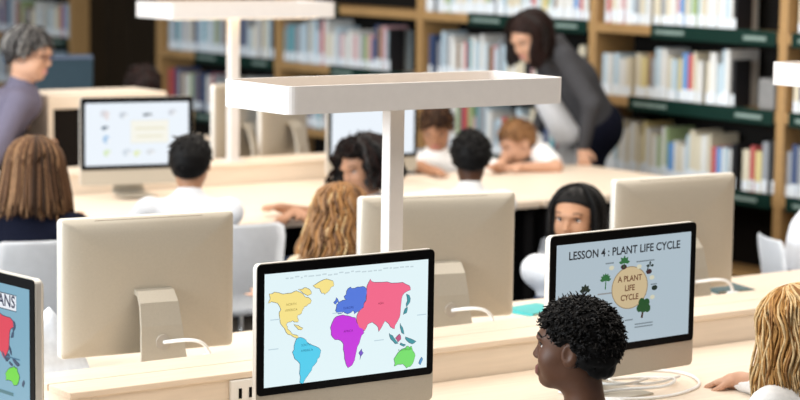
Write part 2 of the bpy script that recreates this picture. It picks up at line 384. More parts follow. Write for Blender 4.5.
# --- world map traced as polygons (fractions of the lit area: s to the right, t downwards)
def zm(pts, sc, ox, oy):
    out=[]
    for (a,b) in pts:
        x=ox+a/sc; y=oy+b/sc; s=(x-261.1)/163.4; top=272.3-15.5*s; bot=385-21*s
        out.append((s,(y-top)/(bot-top)))
    return out
Z1=(3.08,254,260); Z2=(2.5,240,240)
MAP = [
 ((246,226,140),[(35,98),(50,92),(75,98),(100,95),(115,88),(125,92),(140,105),(150,108),(160,118),(150,128),(140,135),(132,150),(125,160),(118,165),(122,178),(115,182),(105,178),(95,182),(85,190),(90,205),(100,215),(110,222),(122,228),(118,232),(100,222),(85,212),(75,195),(68,180),(65,160),(70,145),(60,125),(40,120),(32,125),(38,112)],Z1),
 ((246,226,140),[(165,72),(185,60),(205,52),(225,58),(228,72),(215,85),(200,98),(192,95),(185,80)],Z1),
 ((246,226,140),[(120,84),(140,78),(155,84),(160,97),(150,102),(135,94)],Z1),
 ((246,226,140),[(108,190),(122,194),(136,202),(132,206),(118,200)],Z1),
 ((84,205,236),[(115,238),(128,230),(145,238),(155,250),(175,258),(190,270),(186,290),(178,305),(165,320),(155,340),(145,355),(138,370),(128,368),(127,340),(128,310),(112,295),(105,275),(110,255)],Z1),
 ((86,122,220),[(228,155),(225,170),(232,178),(245,172),(255,178),(268,170),(272,178),(285,170),(295,160),(300,145),(303,125),(298,112),(285,112),(272,115),(262,112),(252,122),(246,135),(252,142),(242,145),(232,148)],Z2),
 ((86,122,220),[(220,150),(227,138),(232,146),(226,154)],Z2),
 ((199,58,220),[(222,190),(235,183),(250,183),(262,185),(275,188),(285,210),(295,215),(297,225),(288,240),(280,260),(275,285),(268,305),(258,312),(252,300),(248,275),(246,255),(240,245),(225,242),(215,230),(213,212)],Z2),
 ((120,90,200),[(285,275),(292,265),(296,275),(288,292)],Z2),
 ((242,106,140),[(303,110),(312,92),(320,100),(340,100),(365,102),(395,100),(412,108),(415,118),(400,125),(392,140),(390,160),(388,185),(380,200),(375,215),(365,210),(358,200),(350,195),(342,210),(335,222),(328,205),(318,198),(305,205),(298,220),(285,212),(278,195),(282,175),(295,162),(302,145)],Z2),
 ((120,222,110),[(375,290),(385,275),(398,265),(408,258),(415,262),(420,258),(428,275),(427,292),(418,308),(408,312),(398,302),(385,303),(376,308)],Z2),
 ((70,150,160),[(405,128),(412,132),(414,148),(405,160),(408,145)],Z2),((70,150,160),[(402,165),(408,160),(406,175),(398,180)],Z2),
 ((70,150,160),[(390,200),(396,212),(400,228),(394,224)],Z2),((70,150,160),[(362,225),(370,232),(385,252),(378,252),(366,240)],Z2),
 ((190,90,130),[(378,238),(388,228),(392,240),(384,248)],Z2),((70,150,160),[(404,235),(418,240),(432,246),(422,252),(408,244)],Z2),
 ((70,150,160),[(392,250),(404,254),(400,258),(390,254)],Z2),((90,150,200),[(440,300),(447,285),(450,290),(444,304)],Z2),
]
def to_scr(st): return [(SL+(SR-SL)*s, ST-(ST-SB)*t) for s,t in st]
def grow(P,d):
    cx_=sum(p[0] for p in P)/len(P); cy_=sum(p[1] for p in P)/len(P); n=len(P); out=[]
    ar=sum(P[i][0]*P[(i+1)%n][1]-P[(i+1)%n][0]*P[i][1] for i in range(n)); sg=1 if ar>0 else -1
    for i in range(n):
        e=Vector(P[(i+1)%n])-Vector(P[i-1]); 
        if e.length<1e-9: out.append(P[i]); continue
        e.normalize(); out.append((P[i][0]+sg*e.y*d, P[i][1]-sg*e.x*d))
    return out
from mathutils.geometry import tessellate_polygon
def poly(P):
    tr=tessellate_polygon([[Vector((a,b,0)) for a,b in P]])
    return list(P),[tuple(q) for q in tr]
def jitter(P,seed):
    r=random.Random(seed); out=[]
    n=len(P)
    for i in range(n):
        a=P[i]; b=P[(i+1)%n]; out.append(a)
        out.append(((a[0]+b[0])/2+r.uniform(-.006,.006),(a[1]+b[1])/2+r.uniform(-.008,.008)))
    return out
map_shapes=[]
for i,(c,pts,zz) in enumerate(MAP):
    P=to_scr(jitter(zm(pts,*zz),i))
    v,f=poly(grow(P,.0011)); map_shapes.append(((50,58,84),v,f,'map_region#%d'%i))
for i,(c,pts,zz) in enumerate(MAP):
    P=to_scr(jitter(zm(pts,*zz),i))
    v,f=poly(P); map_shapes.append((c,v,f,'map_region#%d'%i))
def scr_text(txt,size,s,t,c,bold=0,align='CENTER'):
    p=to_scr([(s,t)])[0]; v,f=text_tris(txt,size,p,align,bold); return (c,v,f,'lettering#'+txt)
for txt,s,t,c in (('NORTH',.155,.285,(150,130,60)),('AMERICA',.155,.335,(150,130,60)),('SOUTH',.245,.66,(30,110,140)),('AMERICA',.25,.71,(30,110,140)),('EUROPE',.50,.37,(40,60,140)),
                  ('AFRICA',.50,.58,(110,20,130)),('ASIA',.70,.36,(150,40,70)),('AUSTRALIA',.855,.81,(50,130,50))):
    map_shapes.append(scr_text(txt,.0085,s,t,c))
# faint dashed title line along the top and small ocean captions
def bar(s0,s1,t,h,c):
    v,f=poly(to_scr([(s0,t),(s1,t),(s1,t+h),(s0,t+h)])); return (c,v,f)
r_=random.Random(3)
s=.12
while s<.9:
    ln=r_.uniform(.012,.035); map_shapes.append(bar(s,s+ln,.045+r_.uniform(-.008,.008),.012,(196,214,220))); s+=ln+.008
for s,t in ((.40,.40),(.02,.66),(.66,.69),(.93,.5),(.03,.40)): map_shapes.append(bar(s,s+.06,t,.009,(190,212,222)))
m2_lit=lit_mat('screen_pale_cyan',(226,244,248))
m3_lit=lit_mat('screen_lesson_grey',(172,188,198))
m1_lit=lit_mat('screen_sea_blue',(124,170,192))
c1_lit=lit_mat('screen_white_blue',(236,244,252)); off_lit=mat('screen_hidden',srgb(190,200,210),.25,emit=.5)
t=computer('computer facing the camera with a coloured world map on its screen', 3.03, 4.42, DZ, 0.0, m2_lit, map_shapes); t.scale=(1.015,1.015,1.0)
# --- lesson screen
def disc(s,t,rx,ry,c,n=20):
    p=to_scr([(s,t)])[0]; v,f=poly([(p[0]+rx*math.cos(2*math.pi*i/n),p[1]+ry*math.sin(2*math.pi*i/n)) for i in range(n)]); return (c,v,f)
L3=[]
ink=(30,34,40)
L3.append(scr_text('LESSON 4 : PLANT LIFE CYCLE',.0305,.50,.115,ink,.0006))
def p3(x,y):    # pixel of the photograph -> fraction of the lesson screen
    s=(x-558.0)/(689.0-558.0); top=247.5-15.0*s; bot=357.0-20.0*s
    return (s,(y-top)/(bot-top))
def leafy(x,y,n,ln,c,wd=.0035):
    out=[]; p=to_scr([p3(x,y)])[0]
    for i in range(n):
        a=math.pi*(.05+.9*i/(n-1)); q=(p[0]+ln*math.cos(a),p[1]+ln*math.sin(a)); nx,ny=-math.sin(a)*wd,math.cos(a)*wd
        m_=(p[0]+ln*.6*math.cos(a),p[1]+ln*.6*math.sin(a))
        v,f=poly([p,(m_[0]+nx,m_[1]+ny),q,(m_[0]-nx,m_[1]-ny)]); out.append((c,v,f))
    return out
def stem(x0,y0,x1,y1,c,wd=.0016):
    a=Vector(to_scr([p3(x0,y0)])[0]); b=Vector(to_scr([p3(x1,y1)])[0]); e=(b-a).normalized(); n=Vector((-e.y,e.x))*wd
    v,f=poly([tuple(a+n),tuple(b+n*.7),tuple(b-n*.7),tuple(a-n)]); return (c,v,f)
c0=p3(628.5,290)
L3.append(disc(c0[0],c0[1],.067,.058,(150,132,104),32)); L3.append(disc(c0[0],c0[1],.064,.0555,(200,180,142),32))
for k,tx in enumerate(('A PLANT','LIFE','CYCLE')): L3.append(scr_text(tx,.022,c0[0],c0[1]-.085+.09*k,(104,66,44),.0005))
gr=(46,104,60); dk=(28,44,36); seed=(58,36,40)
L3.append(disc(*p3(622,269),.011,.007,seed)); L3.append(stem(622,270,623,258,gr)); L3+=leafy(622.5,265,5,.021,gr,.005)
L3.append(disc(*p3(647,273.5),.011,.007,seed)); L3.append(stem(645,273,647,266,dk)); L3+=leafy(648,268,3,.015,dk,.004)
L3.append(disc(*p3(653,290),.011,.007,dk))
L3.append(stem(604.5,292,605,280,gr,.002)); L3+=leafy(604.5,283,7,.021,gr,.005)
L3.append(stem(641,321,642.5,308,(70,50,40),.004))
for dx,dy,r in ((0,0,.017),(-4,2,.011),(4,2,.011),(-2,-4,.012),(3,-4,.011)): L3.append(disc(*p3(642.5+dx,309+dy),r,r,(34,78,40)))
for (x,y) in ((610,270),(637,268.5),(650,279.5),(651,299.5)): L3.append(disc(*p3(x,y),.009,.006,(206,204,180)))
for (x0,x1,y) in ((604,612,265),(634,652,263),(649,655,286),(597,611,296.5),(634,652,327),(634,652,330),(624,632,323)):
    a=p3(x0,y); b=p3(x1,y); L3.append(bar(a[0],b[0],a[1],.013,(120,132,140) if y>300 or y<290 else (140,140,140)))
L3.append(stem(585,300,585,292,dk)); L3+=leafy(585,294,5,.02,dk,.006)
t=computer('computer facing the camera with the plant life cycle lesson on screen', 3.928, 4.385, DZ, math.radians(3.0), m3_lit, L3); t.scale=(1.05,1.05,1.03)
# --- leftmost screen: continents on blue
L1=[]
rm=[]
for (c,pts,zz) in MAP: rm.append((c,zm(pts,*zz)))
cols={5:(86,122,220),9:(222,62,84),10:(110,214,60)}
def warp(st,i=0): return [(s*.94+.045, (t*.86+.11) if i<10 else t*.80+.05) for s,t in st]
for i,(c,pts,zz) in enumerate(MAP):
    v,f=poly(grow(to_scr(warp(jitter(zm(pts,*zz),i),i)),.0016)); L1.append(((24,40,62),v,f,'map_region#%d'%i))
for i,(c,pts,zz) in enumerate(MAP):
    cc=cols.get(i,(60,80,110) if i>10 else c); v,f=poly(to_scr(warp(jitter(zm(pts,*zz),i),i))); L1.append((cc,v,f,'map_region#%d'%i))
bx=to_scr([(.54,.08),(.89,.08),(.89,.205),(.54,.205)])
v,f=poly(grow(bx,.002)); L1.append(((20,34,60),v,f,'title_box')); v,f=poly(bx); L1.append(((232,236,242),v,f,'title_box'))
L1.append(scr_text('OCEANS',.040,.72,.14,(24,34,70),.0008))
L1.append(bar(.80,.92,.60,.012,(60,110,140))); L1.append(bar(.55,.86,.90,.03,(70,120,130)))
computer('computer at the left edge turned side-on with continents on blue', 2.165, 4.745, DZ, math.radians(-84), m1_lit, L1)
# --- backs of the computers on the far side of the front row
cab=((.0,.138,.105),(-.05,.215,.125),(-.105,.205,.125),(-.115,.200,.062))
computer('computer seen from behind at left with a cable from its stand', 2.985, 5.385, DZ, math.radians(180-7), off_lit, None, cab)
computer('computer seen from behind next to the white lamp post', 4.02, 5.38, DZ, math.radians(180-13), off_lit, None, cab)
computer('computer seen from behind at right of the lesson screen', 5.045, 5.40, DZ, math.radians(180-3), off_lit, None, cab)
# --- second row
C1=[]
bx=to_scr([(.44,.30),(.80,.30),(.80,.64),(.44,.64)]); v,f=poly(grow(bx,.004)); C1.append(((236,234,222),v,f)); v,f=poly(bx); C1.append(((246,245,234),v,f))
C1.append(bar(.48,.77,.40,.035,(232,228,204))); C1.append(bar(.49,.75,.53,.03,(232,228,204)))
for s,t,rx,ry,c in ((.18,.17,.018,.016,(214,214,220)),(.21,.2,.012,.02,(226,216,216)),(.365,.2,.02,.014,(196,204,214)),(.60,.20,.024,.008,(110,120,130)),(.84,.17,.02,.014,(204,208,216)),
                    (.19,.40,.018,.010,(96,116,134)),(.20,.58,.016,.018,(160,196,230)),(.21,.80,.018,.016,(214,232,190)),(.40,.80,.022,.016,(206,216,226)),(.50,.82,.018,.014,(224,234,180)),(.63,.80,.022,.012,(214,218,222))):
    C1.append(disc(s,t,rx,ry,c))
    C1.append(disc(s+.02,t+.02,rx*.5,ry*.6,(240,244,248)))
computer('computer at upper left with small icons round a cream box on screen', 4.735, 8.62, ZB+.012, math.radians(-11), c1_lit, C1)
computer('blurred computer with a blank pale screen behind the front lamp post', 6.02, 8.58, ZB, 0.0, c1_lit, None)
for (x,y,a,l) in ((5.71,9.38,29,'cream computer turned away under the lamp tray, left of two'),(5.99,9.40,31,'cream computer turned away under the lamp tray, right of two')):
    computer(l, x+.05, y+.05, ZB, math.radians(180+a), off_lit, None)
# dark slate monitor at the back
t=thing('monitor','dark slate blue monitor in front of the dark door','monitor',(5.68,11.2,ZB),math.radians(-12))
sl=mat('slate_blue',(0.030,0.055,0.075),.5,var=.06,spec=.2); slr=mat('slate_rim',(0.10,0.13,0.20),.4)
obj('body', box(NB(),(-.17,0,.19),(.17,.05,.50),.012), sl, t); obj('top_rim', box(NB(),(-.165,-.004,.475),(.165,.01,.495),.003), slr, t)
obj('stand', box(NB(),(-.03,.02,.0),(.03,.06,.22),.005), sl, t); obj('base', box(NB(),(-.11,-.04,0),(.11,.13,.015),.005), sl, t)
# open wooden cubby on the second row
t=thing('wooden_cubby','pale wooden box with a dark open front behind the icon screen','cubby',(4.71,9.47,ZB))
obj('top_board', box(NB(),(0,0,.345),(.66,.34,.415),.004), birch_v, t)
obj('side_board', box(NB(),(0,0,0),(.03,.34,.345),.003), birch_v, t); obj('side_board', box(NB(),(.63,0,0),(.66,.34,.345),.003), birch_v, t)
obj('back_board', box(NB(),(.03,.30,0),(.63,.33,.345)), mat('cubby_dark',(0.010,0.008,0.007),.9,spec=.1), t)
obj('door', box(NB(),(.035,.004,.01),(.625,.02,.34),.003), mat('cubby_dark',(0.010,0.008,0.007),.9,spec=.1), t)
t=thing('computer_mouse','white mouse on the ledge left of the icon screen','mouse',(4.80,9.0,ZB+.1),.3)
bm=NB(); bmesh.ops.create_uvsphere(bm,u_segments=16,v_segments=8,radius=1.0)
for v in bm.verts: v.co=Vector((v.co.x*.055,v.co.y*.03,max(v.co.z,0)*.028))
obj('shell',bm,whitep,t,True); obj('button',box(NB(),(.0,-.004,.020),(.04,.004,.0275),.001),chair_m,t)
# notebooks on the far desktop
def notebook(lab,x,y,rz,w_,d_,c):
    t=thing('notebook',lab,'notebook',(x,y,DZ),rz); m=mat('cover_'+lab[:6],c,.5)
    obj('cover',box(NB(),(-w_/2,-d_/2,.009),(w_/2,d_/2,.012)),m,t); obj('cover',box(NB(),(-w_/2,-d_/2,.001),(w_/2,d_/2,.003)),m,t)
    obj('pages',box(NB(),(-w_/2+.003,-d_/2+.004,.003),(w_/2-.004,d_/2-.004,.009)),pages_m,t); obj('spine',box(NB(),(-w_/2-.002,-d_/2,.001),(-w_/2+.003,d_/2,.012)),m,t)
notebook('bright teal notebook lying by the seated person\'s forearm',4.58,5.56,.15,.17,.14,(0.05,0.42,0.42))
notebook('dark slate notebook lying right of the rear-facing computer',5.47,5.57,-.25,.15,.20,(0.05,0.10,0.11))
# loose white cables on the near desktop under the lesson screen
def loop_cable(lab,pts,r=.0045):
    P=[]
    for a,b in zip(pts[:-1],pts[1:]): pass
    n=len(pts); V=[Vector(p) for p in pts]
    for i in range(n-1):
        p0=V[max(i-1,0)];p1=V[i];p2=V[i+1];p3_=V[min(i+2,n-1)]
        for k in range(8):
            u=k/8; P.append(.5*((2*p1)+(p2-p0)*u+(2*p0-5*p1+4*p2-p3_)*u*u+(3*p1-p0-3*p2+p3_)*u**3))
    P.append(V[-1]); bm=NB(); tube(bm,P,r,6); o=obj('cable',bm,whitep); tag(o,lab,'cable')
z_=DZ+.005
loop_cable('white cable looped widest on the desk under the lesson screen',[(3.80,4.50,z_),(3.86,4.36,z_),(4.02,4.30,z_),(4.20,4.36,z_),(4.28,4.50,z_),(4.22,4.60,z_),(4.10,4.62,z_),(4.02,4.52,z_),(4.08,4.42,z_+.008),(4.2,4.44,z_+.012)])
loop_cable('white cable lying inside the wide loop under the lesson screen',[(3.78,4.42,z_),(3.92,4.40,z_+.01),(4.06,4.36,z_+.012),(4.16,4.42,z_+.012),(4.14,4.52,z_),(4.02,4.56,z_),(3.94,4.48,z_+.012),(4.0,4.44,z_+.012),(4.1,4.47,z_+.01)])
# crumpled white cloth on the far desktop at left
def cloth():
    n=18; V=[];Fc=[]
    for i in range(n+1):
        for j in range(n+1):
            u=i/n*2-1; v=j/n*2-1; r=max(abs(u),abs(v)); h=.17*max(0,1-r**1.5)+.012*math.sin(9*u+3*v)*math.cos(7*v-2*u)*(1-r)+.004
            V.append((u*.085*(1-.15*math.sin(3*v)),v*.10,h))
    for i in range(n):
        for j in range(n): a=i*(n+1)+j; Fc.append((a,a+n+1,a+n+2,a+1))
    base=[(n+1)*i for i in range(n+1)]+[(n+1)*n+j for j in range(1,n+1)]+[(n+1)*i+n for i in range(n-1,-1,-1)]+list(range(n-1,0,-1))
    Fc.append(tuple(base))
    o=pyobj('folded_cloth',V,Fc,mat('white_cloth',(0.74,0.78,0.84),.9,var=.08,scale=40)); o.location=(2.76,5.56,DZ+.0); tag(o,'crumpled white cloth on the desk left of the rear-facing computer','cloth')
cloth()
# ------------------------------------------------------------------ chairs
def chair(label,x,y,rz,sc=1.0):
    """moulded shell chair; front towards -y, backrest at +y"""
    t=thing('shell_chair',label,'chair',(x,y,0),rz,'white shell chairs'); t.scale=(sc,sc,sc)
    W=.37; bm=NB(); rows=[]
    prof=[(-.20,.43),(-.19,.445),(-.10,.44),(.05,.43),(.14,.435),(.185,.47),(.205,.54),(.22,.65),(.24,.76),(.246,.805),(.248,.82)]
    for q,(y_,z_) in enumerate(prof):
        wd=W*(1.0 if q<8 else (1,.95,.80)[q-8]); rows.append([(wd*(-.5+k/8), y_-(.025*(abs(k-4)/4)**2 if q>4 else 0), z_+(.012*(abs(k-4)/4)**2 if q<=4 else 0)) for k in range(9)])
    def sheet(pred,name):
        bm=NB(); R=[r for q,r in enumerate(rows) if pred(q)]; vs=[[bm.verts.new(p) for p in r] for r in R]
        for a,b in zip(vs[:-1],vs[1:]):
            for k in range(8): bm.faces.new((a[k],a[k+1],b[k+1],b[k]))
        bmesh.ops.solidify(bm,geom=bm.faces[:],thickness=.010)
        obj(name,bm,chair_m,t,True)
    sheet(lambda q:q<=5,'seat'); sheet(lambda q:q>=5,'backrest')
    for sx in (-1,1):
        for sy in (-1,1):
            bm=NB(); tube(bm,[(sx*.13,sy*.11,.43),(sx*.19,sy*.19,0)],.011,8); obj('leg',bm,chrome,t)
    return t
# ------------------------------------------------------------------ implicit surfaces for people
def V3(*a): return np.array(a, float)
def nrm(v): v=np.asarray(v,float); return v/(np.linalg.norm(v)+1e-12)
def cap(a,b,ra,rb=None,k=.02,op='+'): return ('c',np.asarray(a,float),np.asarray(b,float),ra,ra if rb is None else rb,k,op)
def ell(c,r,R=None,k=.02,op='+'): return ('e',np.asarray(c,float),np.asarray(r,float),np.eye(3) if R is None else R,None,k,op)
def half(p,n,k=.004): return ('h',np.asarray(p,float),nrm(n),None,None,k,'x')      # keep where (q-p).n < 0
def prim_box(p):
    if p[0]=='c':
        r=max(p[3],p[4]); return np.minimum(p[1],p[2])-r, np.maximum(p[1],p[2])+r
    e=np.abs(p[3])@p[2]; return p[1]-e, p[1]+e
def axis(lo,hi,st,fines):
    out=[lo]; x=lo
    while x<hi:
        s=st
        for a,b,f in fines:
            if a<=x<=b: s=min(s,f)
        x+=s; out.append(x)
    return np.array(out)
def build(prims, step, fines=(), noise=None):
    lo=np.min([prim_box(p)[0] for p in prims if p[6]=='+'],axis=0)-step*2.2; hi=np.max([prim_box(p)[1] for p in prims if p[6]=='+'],axis=0)+step*2.2
    ax=[axis(lo[i],hi[i],step,[(f[0][i],f[1][i],f[2]) for f in fines]) for i in range(3)]
    D=np.full([len(a) for a in ax],1.0)
    for p in prims:
        k=p[5]
        if p[6]=='x':
            X=[a.reshape([-1 if i==j else 1 for j in range(3)]) for i,a in enumerate(ax)]
            d=(X[0]-p[1][0])*p[2][0]+(X[1]-p[1][1])*p[2][1]+(X[2]-p[1][2])*p[2][2]
            D=np.maximum(D,d); continue
        b0,b1=prim_box(p); m=k+step*2.5
        sl=[]
        for i in range(3):
            a=max(np.searchsorted(ax[i],b0[i]-m)-1,0); b=min(np.searchsorted(ax[i],b1[i]+m)+1,len(ax[i])); sl.append(slice(a,b))
        if any(s.stop<=s.start for s in sl): continue
        X,Y,Z=np.meshgrid(*[ax[i][sl[i]] for i in range(3)],indexing='ij')
        if p[0]=='c':
            ba=p[2]-p[1]; L=ba@ba+1e-12
            qx,qy,qz=X-p[1][0],Y-p[1][1],Z-p[1][2]
            t=np.clip((qx*ba[0]+qy*ba[1]+qz*ba[2])/L,0,1)
            d=np.sqrt((qx-t*ba[0])**2+(qy-t*ba[1])**2+(qz-t*ba[2])**2)-(p[3]+(p[4]-p[3])*t)
        else:
            R=p[3]; q=[(X-p[1][0])*R[0,i]+(Y-p[1][1])*R[1,i]+(Z-p[1][2])*R[2,i] for i in range(3)]
            k0=np.sqrt(sum((q[i]/p[2][i])**2 for i in range(3))); k1=np.sqrt(sum((q[i]/p[2][i]**2)**2 for i in range(3)))
            d=k0*(k0-1)/(k1+1e-9)
        A=D[sl[0],sl[1],sl[2]]
        if p[6]=='+':
            h=np.maximum(k-np.abs(A-d),0)/k; D[sl[0],sl[1],sl[2]]=np.minimum(A,d)-h*h*k*.25
        else:
            d=-d; h=np.maximum(k-np.abs(A-d),0)/k; D[sl[0],sl[1],sl[2]]=np.maximum(A,d)+h*h*k*.25
    if noise is not None:
        amp,fr=noise
        X,Y,Z=np.meshgrid(*ax,indexing='ij',sparse=True)
        D=D+amp*(np.sin(fr*X+1.3*np.sin(fr*.7*Z))*np.sin(fr*Y+np.sin(fr*.6*X)*1.2)+np.sin(fr*1.1*Z+1.1*np.sin(fr*.8*Y)))*.5
    D[0]=D[-1]=1; D[:,0]=D[:,-1]=1; D[:,:,0]=D[:,:,-1]=1
    return nets(D,*ax)
def nets(D,X,Y,Z):
    S=D<0
    c=S[:-1,:-1,:-1].astype(np.int8); c=c+0
    for o in ((1,0,0),(0,1,0),(0,0,1),(1,1,0),(1,0,1),(0,1,1),(1,1,1)):
        c+=S[o[0]:S.shape[0]-1+o[0],o[1]:S.shape[1]-1+o[1],o[2]:S.shape[2]-1+o[2]]
    idx=np.argwhere((c>0)&(c<8)); n=len(idx)
    if n==0: return np.zeros((0,3)),[]
    cid=np.full(c.shape,-1,int); cid[idx[:,0],idx[:,1],idx[:,2]]=np.arange(n)
    offs=[(a,b,d) for a in (0,1) for b in (0,1) for d in (0,1)]
    vals={}; 
    for o in offs: vals[o]=D[idx[:,0]+o[0],idx[:,1]+o[1],idx[:,2]+o[2]]
    pos=np.zeros((n,3)); cnt=np.zeros(n)
    co={}
    for o in offs: co[o]=np.stack([X[idx[:,0]+o[0]],Y[idx[:,1]+o[1]],Z[idx[:,2]+o[2]]],1)
    for o in offs:
        for a in range(3):
            if o[a]==0:
                q=list(o); q[a]=1; q=tuple(q); m=(vals[o]<0)!=(vals[q]<0)
                t=np.where(m,vals[o]/(vals[o]-vals[q]+1e-15),0)[:,None]
                pos+=np.where(m[:,None],co[o]+(co[q]-co[o])*t,0); cnt+=m
    pos/=cnt[:,None]
    quads=[]
    for a in range(3):
        sh=[slice(1,-1)]*3; s0=list(sh); s1=list(sh); s0[a]=slice(0,-1); s1[a]=slice(1,None)
        A=S[tuple(s0)]; B=S[tuple(s1)]; e=np.argwhere(A!=B)
        if len(e)==0: continue
        off=np.ones(3,int); off[a]=0; e=e+off
        b,d=(a+1)%3,(a+2)%3
        def cell(db,dd):
            q=e.copy(); q[:,b]+=db; q[:,d]+=dd; return cid[q[:,0],q[:,1],q[:,2]]
        Q=np.stack([cell(-1,-1),cell(0,-1),cell(0,0),cell(-1,0)],1)
        ins=S[e[:,0],e[:,1],e[:,2]]
        Q[~ins]=Q[~ins][:,::-1]
        quads.append(Q[(Q>=0).all(1)])
    return pos,np.concatenate(quads)
def fdir(th):
    a=math.radians(th); v=fw*math.cos(a)-rt*math.sin(a); return V3(v.x,v.y,0)      # th: degrees to the left of the viewing direction
def head_frame(th,pitch,tilt=0):
    f=fdir(th); p=math.radians(pitch); f3=f*math.cos(p)-V3(0,0,1)*math.sin(p); upv=V3(0,0,1)*math.cos(p)+f*math.sin(p)
    y=-f3; x=np.cross(y,upv); 
    if tilt:
        t=math.radians(tilt); upv,x=upv*math.cos(t)+x*math.sin(t), x*math.cos(t)-upv*math.sin(t)
    return np.stack([x,y,upv],1)
def head_prims(C,R,h,ears=True,nose=1.0,full=0):
    P=lambda a,b,c: C+R@(V3(a,b,c)*h)
    E=lambda c,r,k=.06,op='+': ell(P(*c),V3(*r)*h,R,k*h,op)
    L=[E((0,.06,.13),(.355,.43,.37),.1), E((0,-.10,-.12),(.285,.285,.36),.12), E((0,-.26,-.40),(.13,.11,.09),.14),
       E((.17,-.22,-.15),(.11,.12,.12),.1),E((-.17,-.22,-.15),(.11,.12,.12),.1),
       E((0,-.355,.10),(.22,.05,.045),.1), E((.16,-.02,-.30),(.10,.22,.10),.14),E((-.16,-.02,-.30),(.10,.22,.10),.14)]
    L+=[cap(P(0,-.36,.03),P(0,-.435*nose,-.125),.028*h,.046*h,.05*h), E((.045,-.40,-.14),(.035,.04,.03),.03),E((-.045,-.40,-.14),(.035,.04,.03),.03)]
    L+=[cap(P(-.085,-.372,-.262),P(.085,-.372,-.262),(.026+full)*h,None,.03*h), cap(P(-.075,-.372,-.315),P(.075,-.372,-.315),(.030+full)*h,None,.03*h)]
    L+=[E((.155,-.385,.012),(.07,.06,.045),.05,'-'),E((-.155,-.385,.012),(.07,.06,.045),.05,'-')]
    if ears:
        for s in (1,-1):
            L+=[ell(P(s*.372,.06,-.03),V3(.036,.10,.15)*h,R,.02*h), ell(P(s*.405,.035,-.005),V3(.022,.05,.085)*h,R,.015*h,'-')]
    return L
def hand_prims(W,d,n,side,sc=1.0,curl=.35,spread=1.0):
    """W wrist, d finger direction, n back-of-hand normal, side +1/-1: thumb on +l or -l"""
    d=nrm(d); n=nrm(np.asarray(n)-d*(d@np.asarray(n))); l=np.cross(d,n); R=np.stack([d,l,n],1)
    L=[ell(W+d*.045*sc,V3(.052,.037,.015)*sc,R,.012), cap(W-d*.01,W+d*.03*sc,.021*sc,.024*sc,.015)]
    for off,ln,cu in ((-.030,.052,1.15),(-.010,.064,1.0),(.011,.068,.95),(.030,.060,1.0)):
        off*=-side
        p=W+d*.083*sc+l*off*sc; a=0.0; dd=nrm(d+l*off*1.5*spread)
        for s_,r0,r1 in ((.45,.0088,.0080),(.32,.0080,.0072),(.23,.0072,.0062)):
            a+=curl*cu; v=dd*math.cos(a)-n*math.sin(a); q=p+v*ln*s_*sc; L.append(cap(p,q,r0*sc,r1*sc,.004)); p=q
    p=W+d*.022*sc+l*side*-.028*sc*-1*1.0; v=nrm(d*.62+l*side*.72-n*.28)
    q=p+v*.034*sc; L.append(cap(p,q,.0125*sc,.0098*sc,.01)); q2=q+nrm(d*.85+l*side*.3-n*.25)*.03*sc; L.append(cap(q,q2,.0096*sc,.0075*sc,.004))
    return L
def ik(a,b,l1,l2,bend):
    d=b-a; L=np.linalg.norm(d); L2=min(L,(l1+l2)*.999); dn=d/(L+1e-9)
    x=(l1*l1-l2*l2+L2*L2)/(2*L2); hgt=math.sqrt(max(l1*l1-x*x,0)); bn=np.asarray(bend,float); bn=bn-dn*(bn@dn); bn=nrm(bn)
    return a+dn*x+bn*hgt, a+dn*L2
def smat(name,c,r=.5): return mat(name,c,r,var=.05,scale=40,spec=.3)
SKIN={'dark':(0.085,0.036,0.019),'tan':(0.43,0.225,0.13),'light':(0.57,0.325,0.215),'mid':(0.42,0.215,0.125)}
LIP={'dark':(0.16,0.06,0.05),'tan':(0.50,0.20,0.16),'light':(0.58,0.25,0.22),'mid':(0.55,0.22,0.18)}
eye_w=mat('eye_white',(0.7,0.68,0.66),.2,var=0); eye_d=mat('eye_dark',(0.02,0.012,0.01),.15,var=0)
def eyes(C,R,h,t,base,hairc):
    P=lambda a,b,c: C+R@(V3(a,b,c)*h)-base
    for s in (1,-1):
        bm=NB(); bmesh.ops.create_uvsphere(bm,u_segments=14,v_segments=10,radius=.052*h)
        for v in bm.verts: v.co=Vector(P(s*.155,-.285,.008))+Vector(R@np.array([v.co.x*1.25,v.co.y,v.co.z*.62]))
        e=obj('eye',bm,eye_w,t,True)
        bm=NB(); bmesh.ops.create_uvsphere(bm,u_segments=12,v_segments=8,radius=.031*h)
        for v in bm.verts: v.co=Vector(P(s*.152,-.318,.008))+Vector(R@np.array([v.co.x,v.co.y*.8,v.co.z]))
        obj('iris',bm,eye_d,e,True)
        bm=NB(); tube(bm,[P(s*x_,y_,z_) for x_,y_,z_ in ((.075,-.335,.025),(.12,-.352,.045),(.17,-.348,.048),(.225,-.315,.022))],[.008*h,.012*h,.012*h,.006*h],6); obj('eyelash',bm,eye_d,e)
        bm=NB(); tube(bm,[P(s*x_,y_,z_) for x_,y_,z_ in ((.06,-.385,.115),(.12,-.385,.14),(.19,-.36,.142),(.245,-.31,.115))],[.010*h,.016*h,.014*h,.006*h],6); obj('eyebrow',bm,hairc,t)
